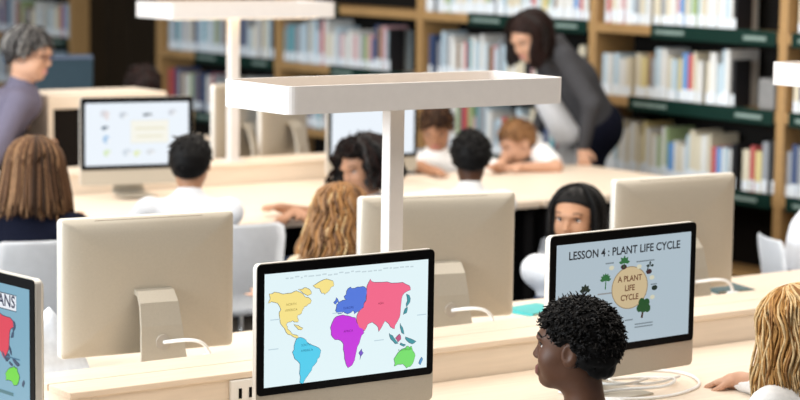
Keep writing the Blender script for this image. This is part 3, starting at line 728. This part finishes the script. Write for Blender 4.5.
def hair_cap(C,R,h,t,base,hm,thick=.05,noise=None,step=.006,tilt=.78,p0=(0,-.02,-.04),back=.0,extra=(),earcut=False):
    P=lambda a,b,c: C+R@(V3(a,b,c)*h)
    pr=[ell(P(0,.07,.13),(V3(.355,.43+back,.375)+thick)*h,R,.02), ell(P(0,.20,-.08),(V3(.29,.26,.30)+thick*.8)*h,R,.04)]+list(extra)
    if earcut: pr+=[ell(P(q_*.46,-.02,-.04),V3(.16,.135,.185)*h,R,.01,'-') for q_ in (1,-1)]
    n=R@V3(0,-.62*tilt/.78,-.78); pr.append(half(P(*p0),n))
    v,f=build(pr,step,noise=noise)
    return pyobj('hair',v-base,f,hm,t)
def hair_locks(C,R,h,t,base,mats,count,length,wave=.006,wfreq=40,rad=.009,open_=55,vol=.03,drop_in=0.0,seed=1,psi0=8,fringe=False,name='hair_locks',maxpsi=98,flare=0.0):
    r=random.Random(seed); bm=NB(); e=V3(.36,.43,.385)*h; cc=V3(0,.06,.13)*h
    for i in range(count):
        phi=r.uniform(0,360); 
        while not fringe and abs(((phi-270+180)%360)-180)<open_: phi=r.uniform(0,360)
        ph=math.radians(phi); off=r.uniform(0,vol); ps_end=math.radians(maxpsi+r.uniform(-8,8)); pts=[]; ln=length*r.uniform(.85,1.1); n1=7; n2=12
        ps0=math.radians(psi0*r.uniform(.3,1.6)); pw=4*math.sin(2*ph+seed)+r.gauss(0,.55); pw2=4*math.cos(3*ph+seed)+r.gauss(0,.55); fq=wfreq*r.uniform(.94,1.06)
        run=0; last=None
        for q in range(n1):
            ps=ps0+(ps_end-ps0)*q/(n1-1); rr=e+off*(.4+.6*q/(n1-1))
            p=cc+V3(rr[0]*math.sin(ps)*math.cos(ph),rr[1]*math.sin(ps)*math.sin(ph),rr[2]*math.cos(ps)); pts.append(C+R@p)
        p=pts[-1]; outd=nrm(V3(*(R@V3(math.cos(ph)*.8,math.sin(ph),0))[:2],0))
        for q in range(1,n2+1):
            u=q/n2; pts.append(p-V3(0,0,1)*ln*u+outd*(flare*u-drop_in*u*u))
        tg=V3(-outd[1],outd[0],0); P2=[]; run=0
        for q,p in enumerate(pts):
            if q: run+=np.linalg.norm(p-pts[q-1])
            a=wave*min(1,run/.08); P2.append(p+tg*a*math.sin(fq*run+pw)+outd*a*.7*math.sin(fq*run*.9+pw2)-base)
        N=len(P2); rs=[rad*(.55+.45*min(1,q/4))*(1.0 if q<N-4 else (N-q)/4.0*.9+.08) for q in range(N)]
        tube(bm,P2,rs,5,i%len(mats))
    return obj(name,bm,mats,t,True)
def hair_tufts(C,R,h,t,base,mats,count,thick=.06,ln=.03,rad=.004,lift=.35,curl=0.0,p0=(0,-.02,-.04),tilt=.78,seed=1,name='hair_tufts',back=0.0,earcut=False):
    r=random.Random(seed); bm=NB(); P0=C+R@(V3(*p0)*h); nn=nrm(R@V3(0,-.62*tilt/.78,-.78)); cc=C+R@(V3(0,.07,.13)*h); e=(V3(.355,.43+back,.375)+thick*.85)*h
    for i in range(count):
        d=nrm(V3(r.gauss(0,1),r.gauss(0,1),r.gauss(0,1))); p=cc+R@(d*e)
        if (p-P0)@nn>-.001: continue
        if earcut:
            q_=R.T@(p-C)/h
            if ((abs(q_[0])-.46)/.20)**2+((q_[1]+.02)/.155)**2+((q_[2]+.04)/.205)**2<1: continue
        nr=R@nrm(d/e); dn=R@V3(d[0]*.3,.25+d[1]*.3,-1); fl=dn-nr*(dn@nr); fl=nrm(fl+R@V3(r.gauss(0,.35),r.gauss(0,.35),r.gauss(0,.35))); L=ln*r.uniform(.5,1.25); a0=r.uniform(0,6.28); sd=np.cross(nr,fl)
        pts=[]
        for k in range(5):
            u=k/4; q=p-nr*.003+(nr*lift+fl*(1-min(lift,1)*.6))*L*u
            if curl: q=q+(sd*math.cos(a0+k*1.6)+fl*math.sin(a0+k*1.6))*curl*min(1,k/2)
            else: q=q-nr*L*.25*u*u
            pts.append(q-base)
        tube(bm,pts,[rad,rad*1.05,rad,rad*.8,rad*.35],4,i%len(mats))
    return obj(name,bm,mats,t,True)
def person(label, head, h, th, pitch, bth, skin, shirt, bottom, sleeve='short', lean=.10, seat=.45, wrists=(None,None), hands=(None,None), fine=.006, stand=False, pelvis=None,
           sh_w=.15, tilt=0, neck_r=.045, ears=True, nose=1.0, full=0, face=True, hairc=None, bulk=1.0, feet=None, group=None, step=.014, chest_fwd=0.0, neckline=.045, arm=(.23,.21), shirt_name='shirt', collar=None, ebend=(-1,.45), chair_label=None, nbase=None):
    C=V3(*head); R=head_frame(th,pitch,tilt); f=fdir(bth); lf=np.cross(V3(0,0,1),f); s=h/.21
    N=C-V3(0,0,1)*.155*s+R[:,1]*.03*s*1.0                       # base of the neck, a little behind the face
    N=N-f*.01
    if nbase is not None: N=V3(*nbase)
    P=V3(C[0],C[1],0)-f*lean; P[2]=seat+.10
    if pelvis is not None: P=V3(*pelvis)
    base=V3(P[0],P[1],0); t=thing('person',label,'person',tuple(base),0,group)
    Ch=N*.55+P*.45+f*chest_fwd-f*.0
    sh=[N+lf*sh_w*s*q-V3(0,0,.05*s) for q in (1,-1)]            # [left,right]
    hips=[P+lf*.085*q for q in (1,-1)]
    pr=head_prims(C,R,h,ears,nose,full)
    pr+=[cap(C+R@(V3(0,.10,-.22)*h),N-V3(0,0,.02),neck_r*s,neck_r*1.12*s,.03)]
    tors=lambda g: [cap(N-V3(0,0,.06*s),Ch,(.075+g)*s*bulk,(.095+g)*s*bulk,.05),cap(sh[0]+f*0-V3(0,0,.0),sh[1],(.048+g)*s,(.048+g)*s,.05),
        cap(Ch+lf*.055*s,P+lf*.05*s,(.085+g)*s*bulk,(.095+g)*s*bulk,.05),cap(Ch-lf*.055*s,P-lf*.05*s,(.085+g)*s*bulk,(.095+g)*s*bulk,.05)]
    pr+=tors(-.012); sleeves=[]
    fines=[(C-V3(.62,.62,.66)*h,C+V3(.62,.62,.62)*h,fine)]
    for i,q in enumerate((1,-1)):
        W=wrists[i]
        W = V3(*W) if W is not None else P+f*.30+lf*.07*q+V3(0,0,.10)
        el,W=ik(sh[i],W,arm[0]*s,arm[1]*s,V3(0,0,ebend[0])+lf*q*ebend[1]-f*.25)
        pr+=[cap(sh[i],el,.042*s,.034*s,.03),cap(el,W,.033*s,.022*s,.02)]
        hd=hands[i]
        if hd is None: hd=dict()
        d=hd.get('d',W-el); n=hd.get('n',V3(0,0,1)); sc=hd.get('sc',.82*s)
        pr+=hand_prims(W,d,n,hd.get('side',(-1 if q>0 else 1)),sc,hd.get('curl',.3))
        if hd.get('fine'):
            m=W+nrm(d)*.07*sc; fines.append((m-.085*sc,m+.085*sc,hd['fine']))
        if sleeve=='long': sleeves+=[cap(sh[i],el,.054*s,.046*s,.03),cap(el,W-(W-el)*.06,.045*s,.032*s,.02)]
        else: sleeves+=[cap(sh[i],sh[i]+(el-sh[i])*.72,.056*s,.054*s,.03)]
    # legs
    legs=[]
    for i,q in enumerate((1,-1)):
        if stand:
            ft=V3(*feet[i]) if feet else V3(hips[i][0],hips[i][1],.04)
            kn=(hips[i]+ft)*.5+f*.02; leg=[(hips[i],kn,.085,.06),(kn,ft+V3(0,0,.04),.058,.042)]
        else:
            kn=hips[i]+f*.36*s+V3(0,0,.0)-V3(0,0,.03)+lf*.02*q; ft=kn+f*.02-V3(0,0,kn[2]-.07); leg=[(hips[i],kn,.075*s,.055*s),(kn,ft,.050*s,.036*s)]
        pr+=[cap(a,b,ra-.014,rb-.012,.03) for a,b,ra,rb in leg]
        legs+=[cap(a,b,ra,rb,.03) for a,b,ra,rb in leg]
        toe=ft+f*.14; toe[2]=.035; hl=ft-f*.02; hl[2]=.045
        legs_shoe=[cap(hl,toe,.042,.035,.03)]
        v,fc=build(legs_shoe,.012); pyobj('shoe',v-base,fc,mat('shoe_dark',(0.03,0.03,0.035),.6),t)
    v,fc=build(pr,step,fines)
    loc=(v-C)@R/h; cen=loc[fc].mean(1)
    mi=((np.abs(cen[:,0])<.125)&(cen[:,1]<-.375)&(cen[:,2]>-.345)&(cen[:,2]<-.235)).astype(int)
    sm=smat('skin_'+skin,SKIN[skin],.5); lm=smat('lip_'+skin,LIP[skin],.4)
    pyobj('body',v-base,fc,[sm,lm],t,True,mi)
    sp=tors(.004)+sleeves
    nk=N+V3(0,0,neckline*s)-V3(0,0,.0)
    sp.append(cap(N-V3(0,0,.03),N+V3(0,0,.02*s),.062*s,.056*s,.03))
    sp.append(half(nk+f*.01,V3(0,0,1)-f*-.35))
    v,fc=build(sp,.011 if fine<.005 else .014); pyobj(shirt_name,v-base,fc,shirt,t)
    v,fc=build(legs+[cap(P+lf*.05,P-lf*.05,.115*s*bulk,.115*s*bulk,.05)],.016); pyobj('trousers',v-base,fc,bottom,t)
    if chair_label: chair(chair_label,P[0]+f[0]*.03,P[1]+f[1]*.03,math.atan2(f[1],f[0])+math.pi/2)
    if face: eyes(C,R,h,t,base,hairc or eye_d)
    return t,C,R,h,base
def hm(name,c,r=.6): return mat('hair_'+name,c,.42 if name=='black_soft' else r,var=.25,scale=90,spec=.32 if name=='black_soft' else .14)
black=hm('black',(0.004,0.0035,0.0035)); black2=hm('black_soft',(0.009,0.007,0.006)); brown=hm('brown',(0.11,0.055,0.028)); brown2=hm('brown_light',(0.27,0.15,0.075)); brown3=hm('brown_dark',(0.035,0.018,0.010))
blond=hm('blond',(0.37,0.19,0.06)); blond2=hm('blond_light',(0.56,0.39,0.20)); blond3=hm('blond_dark',(0.27,0.13,0.045)); grey=hm('grey',(0.045,0.042,0.042)); grey2=hm('grey_light',(0.20,0.19,0.18)); dkb=hm('dark_brown',(0.016,0.0065,0.005)); rb=hm('reddish',(0.26,0.13,0.055))
def cloth_m(name,c): return mat('cloth_'+name,c,.95,var=.06,scale=60,bump=.15,spec=.1)
wht=cloth_m('white',(0.80,0.80,0.80)); wht2=cloth_m('cool_white',(0.74,0.76,0.80)); navy=cloth_m('navy',(0.005,0.006,0.014)); den=cloth_m('denim',(0.05,0.07,0.12)); dk=cloth_m('dark',(0.008,0.008,0.009)); vio=cloth_m('mauve_grey',(0.13,0.12,0.17)); crd=cloth_m('cardigan_grey',(0.055,0.055,0.060))
# 1 in front of the lesson screen ---------------------------------------------------------------------
t,C,R,h,b=person('person in white shirt seated side-on before the plant lesson screen',(3.378,3.95,.966),.215,71,-2,60,'dark',wht,den,lean=.06,fine=.0038,nose=.97,full=.010,wrists=((3.42,4.22,.62),(3.70,4.22,.62)),hairc=black,step=.013,sh_w=.14,neckline=.012,chair_label='white chair under the person before the lesson screen')
HP=(0,-.04,.02); HT=.80
hc=hair_cap(C,R,h,t,b,black,thick=.055,noise=(.005,150),step=.0045,p0=HP,tilt=HT,back=.0,earcut=True)
hair_tufts(C,R,h,t,b,[black,black2,black],2800,thick=.075,ln=.013,rad=.0024,lift=.9,curl=.0046,p0=HP,tilt=HT,seed=2,name='curls',back=.0,earcut=True)
# 2 at the right edge ---------------------------------------------------------------------------
t,C,R,h,b=person('person in white top at the lower right edge, hand on the desk',(4.185,3.985,.928),.21,52,18,40,'light',wht,den,sleeve='long',lean=.05,fine=.005,wrists=((4.27,4.27,.728),(4.50,4.34,.73)),
   hands=(dict(d=V3(-.05,.12,-.03),n=V3(0,0,1),fine=.0036,curl=.28,sc=.86),None),hairc=blond3,sh_w=.14,ebend=(.15,-.8),chair_label='white chair under the person at the lower right edge')
hair_cap(C,R,h,t,b,blond,thick=.04,step=.006)
hair_locks(C,R,h,t,b,[blond,blond2,blond3,blond,blond2],760,.19,wave=.007,wfreq=46,rad=.0036,open_=40,vol=.030,seed=3,flare=.012)
# 3 seated facing the camera between two computer backs ----------------------------------------------------
t,C,R,h,b=person('person in white tee with arm on desk, looking out beside the lesson screen',(5.165,6.04,.928),.22,152,4,166,'tan',wht2,den,lean=.06,fine=.0045,wrists=((5.3,5.74,.735),(5.10,5.64,.735)),
   hairc=black,ears=False,ebend=(-.45,1),chair_label='white chair under the person looking out beside the lesson screen')
hair_cap(C,R,h,t,b,black,thick=.035,step=.006,tilt=.62,p0=(0,-.10,.17))
hair_locks(C,R,h,t,b,[black,black2,black],420,.13,wave=.004,wfreq=22,rad=.0045,open_=64,vol=.030,seed=8,flare=.0)
hair_locks(C,R,h,t,b,[black,black2],130,.012,wave=.001,rad=.0040,vol=.008,seed=9,psi0=10,fringe=True,name='fringe',maxpsi=36)
# 4 white shirt at the right edge, facing out of the picture ---------------------------------------------------
t,C,R,h,b=person('person in white shirt cut by the right edge, chair back showing',(6.86,6.10,1.06),.21,-80,10,-80,'light',wht2,den,sleeve='long',lean=.05,nbase=(6.66,6.14,.93),pelvis=(6.60,6.21,.50),fine=.008,wrists=((6.95,6.2,.66),(6.9,5.95,.66)),bulk=1.35,sh_w=.17,ebend=(-.6,.5))
hair_cap(C,R,h,t,b,brown,thick=.05)
f_=fdir(-80); chair('white chair at the right edge behind the person in white',6.60+f_[0]*.02,6.21+f_[1]*.02,math.atan2(f_[1],f_[0])+math.pi/2,.90)
# 5 navy top, from behind ---------------------------------------------------------------------
t,C,R,h,b=person('person in navy jumper at the left edge seen from behind',(3.64,7.43,1.05),.225,-8,8,-10,'light',navy,den,sleeve='long',lean=.04,fine=.008,face=False,wrists=((3.72,7.80,.78),(4.0,7.78,.78)),sh_w=.16,ebend=(-.6,.7))
hair_cap(C,R,h,t,b,brown,thick=.07)
hair_locks(C,R,h,t,b,[brown,brown2,brown3,brown,brown],560,.18,wave=.002,wfreq=16,rad=.0056,open_=36,vol=.036,seed=12,flare=.035)
chair('white chair behind the person in navy',3.58,7.38,math.radians(180-12))
# 6 white shirt, from behind -------------------------------------------------------------------------
t,C,R,h,b=person('person in white shirt seen from behind at the icon screen',(4.336,7.45,1.044),.205,-6,8,4,'tan',wht2,den,sleeve='long',lean=.05,fine=.007,face=False,wrists=((4.02,7.74,.78),(4.66,7.78,.78)),sh_w=.165,bulk=1.22,ebend=(-.7,.4))
hair_cap(C,R,h,t,b,black,thick=.05,noise=(.002,120)); hair_tufts(C,R,h,t,b,[black,black2],700,thick=.055,ln=.030,rad=.0045,seed=6,lift=.12)
chair('white chair behind the person at the icon screen',4.45,7.40,math.radians(180-8))
# 7 between computers ----------------------------------------------------------------------------------
t,C,R,h,b=person('person with head lowered between the computer back and the lamp post',(4.335,6.38,.945),.205,10,20,5,'light',cloth_m('sand',(0.52,0.42,0.30)),den,lean=.04,fine=.008,face=False,wrists=((4.2,6.7,.62),(4.5,6.7,.62)),chair_label='white chair under the person with head lowered by the lamp post')
hair_cap(C,R,h,t,b,brown2,thick=.06)
hair_locks(C,R,h,t,b,[brown2,rb,blond3,blond2,brown,blond3],430,.19,wave=.008,wfreq=55,rad=.0058,open_=30,vol=.038,seed=21,flare=.06)
# 8 face turned left -----------------------------------------------------------------------------------
t,C,R,h,b=person('person leaning along the desk with face turned left before the blank screen',(5.20,7.49,.972),.215,128,14,110,'mid',wht,den,lean=.0,fine=.0062,wrists=((4.98,7.66,.775),(5.0,7.80,.775)),
   hands=(dict(d=V3(-.12,-.03,-.02),fine=.006),None),hairc=dkb,tilt=-6,ebend=(-.3,1),chair_label='white chair under the person leaning along the desk')
hair_cap(C,R,h,t,b,dkb,thick=.07,noise=(.006,120),step=.007,p0=(0,-.05,.10),tilt=.8)
hair_tufts(C,R,h,t,b,[black2,dkb,black],900,thick=.09,ln=.03,rad=.004,lift=.9,curl=.009,p0=(0,-.07,.08),tilt=.8,seed=17,name='curls')
hair_locks(C,R,h,t,b,[black2,dkb,black],330,.085,wave=.012,wfreq=75,rad=.006,open_=64,vol=.075,seed=4,flare=.03)
# 9 from behind, upper middle ---------------------------------------------------------------------------------
t,C,R,h,b=person('person seen from behind under the lamp tray, elbow on the table',(5.715,7.40,1.0),.205,-3,14,-5,'dark',wht,den,lean=.05,fine=.008,face=False,wrists=((5.62,7.78,.78),(6.1,7.72,.78)),ebend=(-.2,1),chair_label='white chair under the person seen from behind below the lamp tray')
hair_cap(C,R,h,t,b,black,thick=.06,noise=(.003,140)); hair_tufts(C,R,h,t,b,[black,black2],600,thick=.07,ln=.016,rad=.004,lift=.9,curl=.004,seed=7)
# 10 facing camera, looking down --------------------------------------------------------------------------------------------
t,C,R,h,b=person('person in white tee reading at the far side of the table, left of two',(6.72,9.0,.96),.215,172,34,180,'mid',wht,den,lean=.10,fine=.0070,wrists=((6.85,8.66,.775),(6.48,8.66,.775)),hairc=dkb,ebend=(-.2,1),chair_label='white chair under the person reading at the far side, left of two')
hair_cap(C,R,h,t,b,brown3,thick=.04,p0=(0,-.05,.08)); hair_tufts(C,R,h,t,b,[brown3,dkb,brown],700,thick=.05,ln=.04,rad=.005,seed=8,p0=(0,-.06,.07))
# 11 bent over the table, facing left ------------------------------------------------------------------------------------------
t,C,R,h,b=person('person in white tee bent low over the table beside the standing adult',(7.17,8.89,.875),.215,112,26,112,'light',wht,den,lean=.26,fine=.0068,nbase=(7.31,8.95,.865),pelvis=(7.46,9.05,.55),wrists=((6.98,8.62,.775),(6.95,8.76,.775)),hairc=rb,ebend=(-.2,1),chair_label='white chair under the person bent low over the table')
hair_cap(C,R,h,t,b,rb,thick=.035,p0=(0,-.04,.06)); hair_tufts(C,R,h,t,b,[rb,brown2,brown],700,thick=.045,ln=.035,rad=.0045,seed=9,p0=(0,-.05,.05))
# 12 standing adult leaning on the table ----------------------------------------------------------------------------------------
t,C,R,h,b=person('adult in grey cardigan standing and leaning over the table',(7.315,8.98,1.425),.235,124,30,104,'light',crd,navy,sleeve='long',stand=True,nbase=(7.52,9.03,1.385),pelvis=(7.84,9.06,.92),fine=.0065,feet=((7.75,8.98,.04),(7.93,9.10,.04)),
   wrists=((7.56,8.80,.83),(7.62,9.28,.86)),hands=(dict(d=V3(-.03,-.05,-.075),n=V3(-.5,-.6,.5),fine=.006,sc=.95),None),hairc=dkb,sh_w=.165,arm=(.27,.24),shirt_name='cardigan',neckline=.03,bulk=1.28,ebend=(-.2,.3))
hair_cap(C,R,h,t,b,dkb,thick=.07,p0=(0,-.05,.10))
hair_locks(C,R,h,t,b,[dkb,black2,dkb],380,.15,wave=.006,wfreq=35,rad=.007,open_=60,vol=.05,seed=31)
v,fc=build([cap(V3(7.43,9.03,1.15),V3(7.63,9.03,.90),.06,.085,.04)],.014); pyobj('blouse',v-b,fc,wht2,t)
# 13 adult with glasses at the left ----------------------------------------------------------------------------------------------
t,C,R,h,b=person('adult with glasses in mauve-grey top standing at the upper left',(4.60,9.44,1.368),.24,-100,12,-85,'light',vio,dk,sleeve='long',stand=True,pelvis=(4.40,9.56,.92),fine=.0062,wrists=((4.62,9.62,1.0),(4.55,9.30,.95)),hairc=grey,sh_w=.17,arm=(.27,.24),shirt_name='top',bulk=1.1)
hair_cap(C,R,h,t,b,grey,thick=.06,noise=(.004,90),p0=(0,-.03,.05)); hair_tufts(C,R,h,t,b,[grey,grey2,grey],1100,thick=.07,ln=.045,rad=.004,seed=10,lift=.1,p0=(0,-.04,.03))
hair_locks(C,R,h,t,b,[grey,grey2,grey],120,.03,wave=.004,wfreq=30,rad=.007,open_=76,vol=.03,seed=41)
P=lambda a,b_,c: C+R@(V3(a,b_,c)*h)-b
bm=NB()
for s in (1,-1):
    tube(bm,[P(s*.155+.115*math.cos(k*math.pi/8),-.405,-.005+.085*math.sin(k*math.pi/8)) for k in range(17)],.0028,5)
    tube(bm,[P(s*.27,-.40,.02),P(s*.37,-.15,.02),P(s*.38,.05,.0)],.0028,5)
tube(bm,[P(-.045,-.41,0),P(0,-.43,.01),P(.045,-.41,0)],.0028,5)
obj('glasses',bm,mat('glasses_frame',(0.06,0.012,0.012),.3),t)
# 14 head just showing behind the cubby ----------------------------------------------------------------------------------------------
t,C,R,h,b=person('person mostly hidden behind the wooden box, only the head top showing',(5.83,10.55,1.10),.215,30,10,10,'tan',dk,dk,lean=.05,fine=.009,face=False,chair_label='white chair under the person hidden behind the wooden box')
hair_cap(C,R,h,t,b,dkb,thick=.07); hair_tufts(C,R,h,t,b,[dkb,black2],400,thick=.075,ln=.04,rad=.005,seed=11)
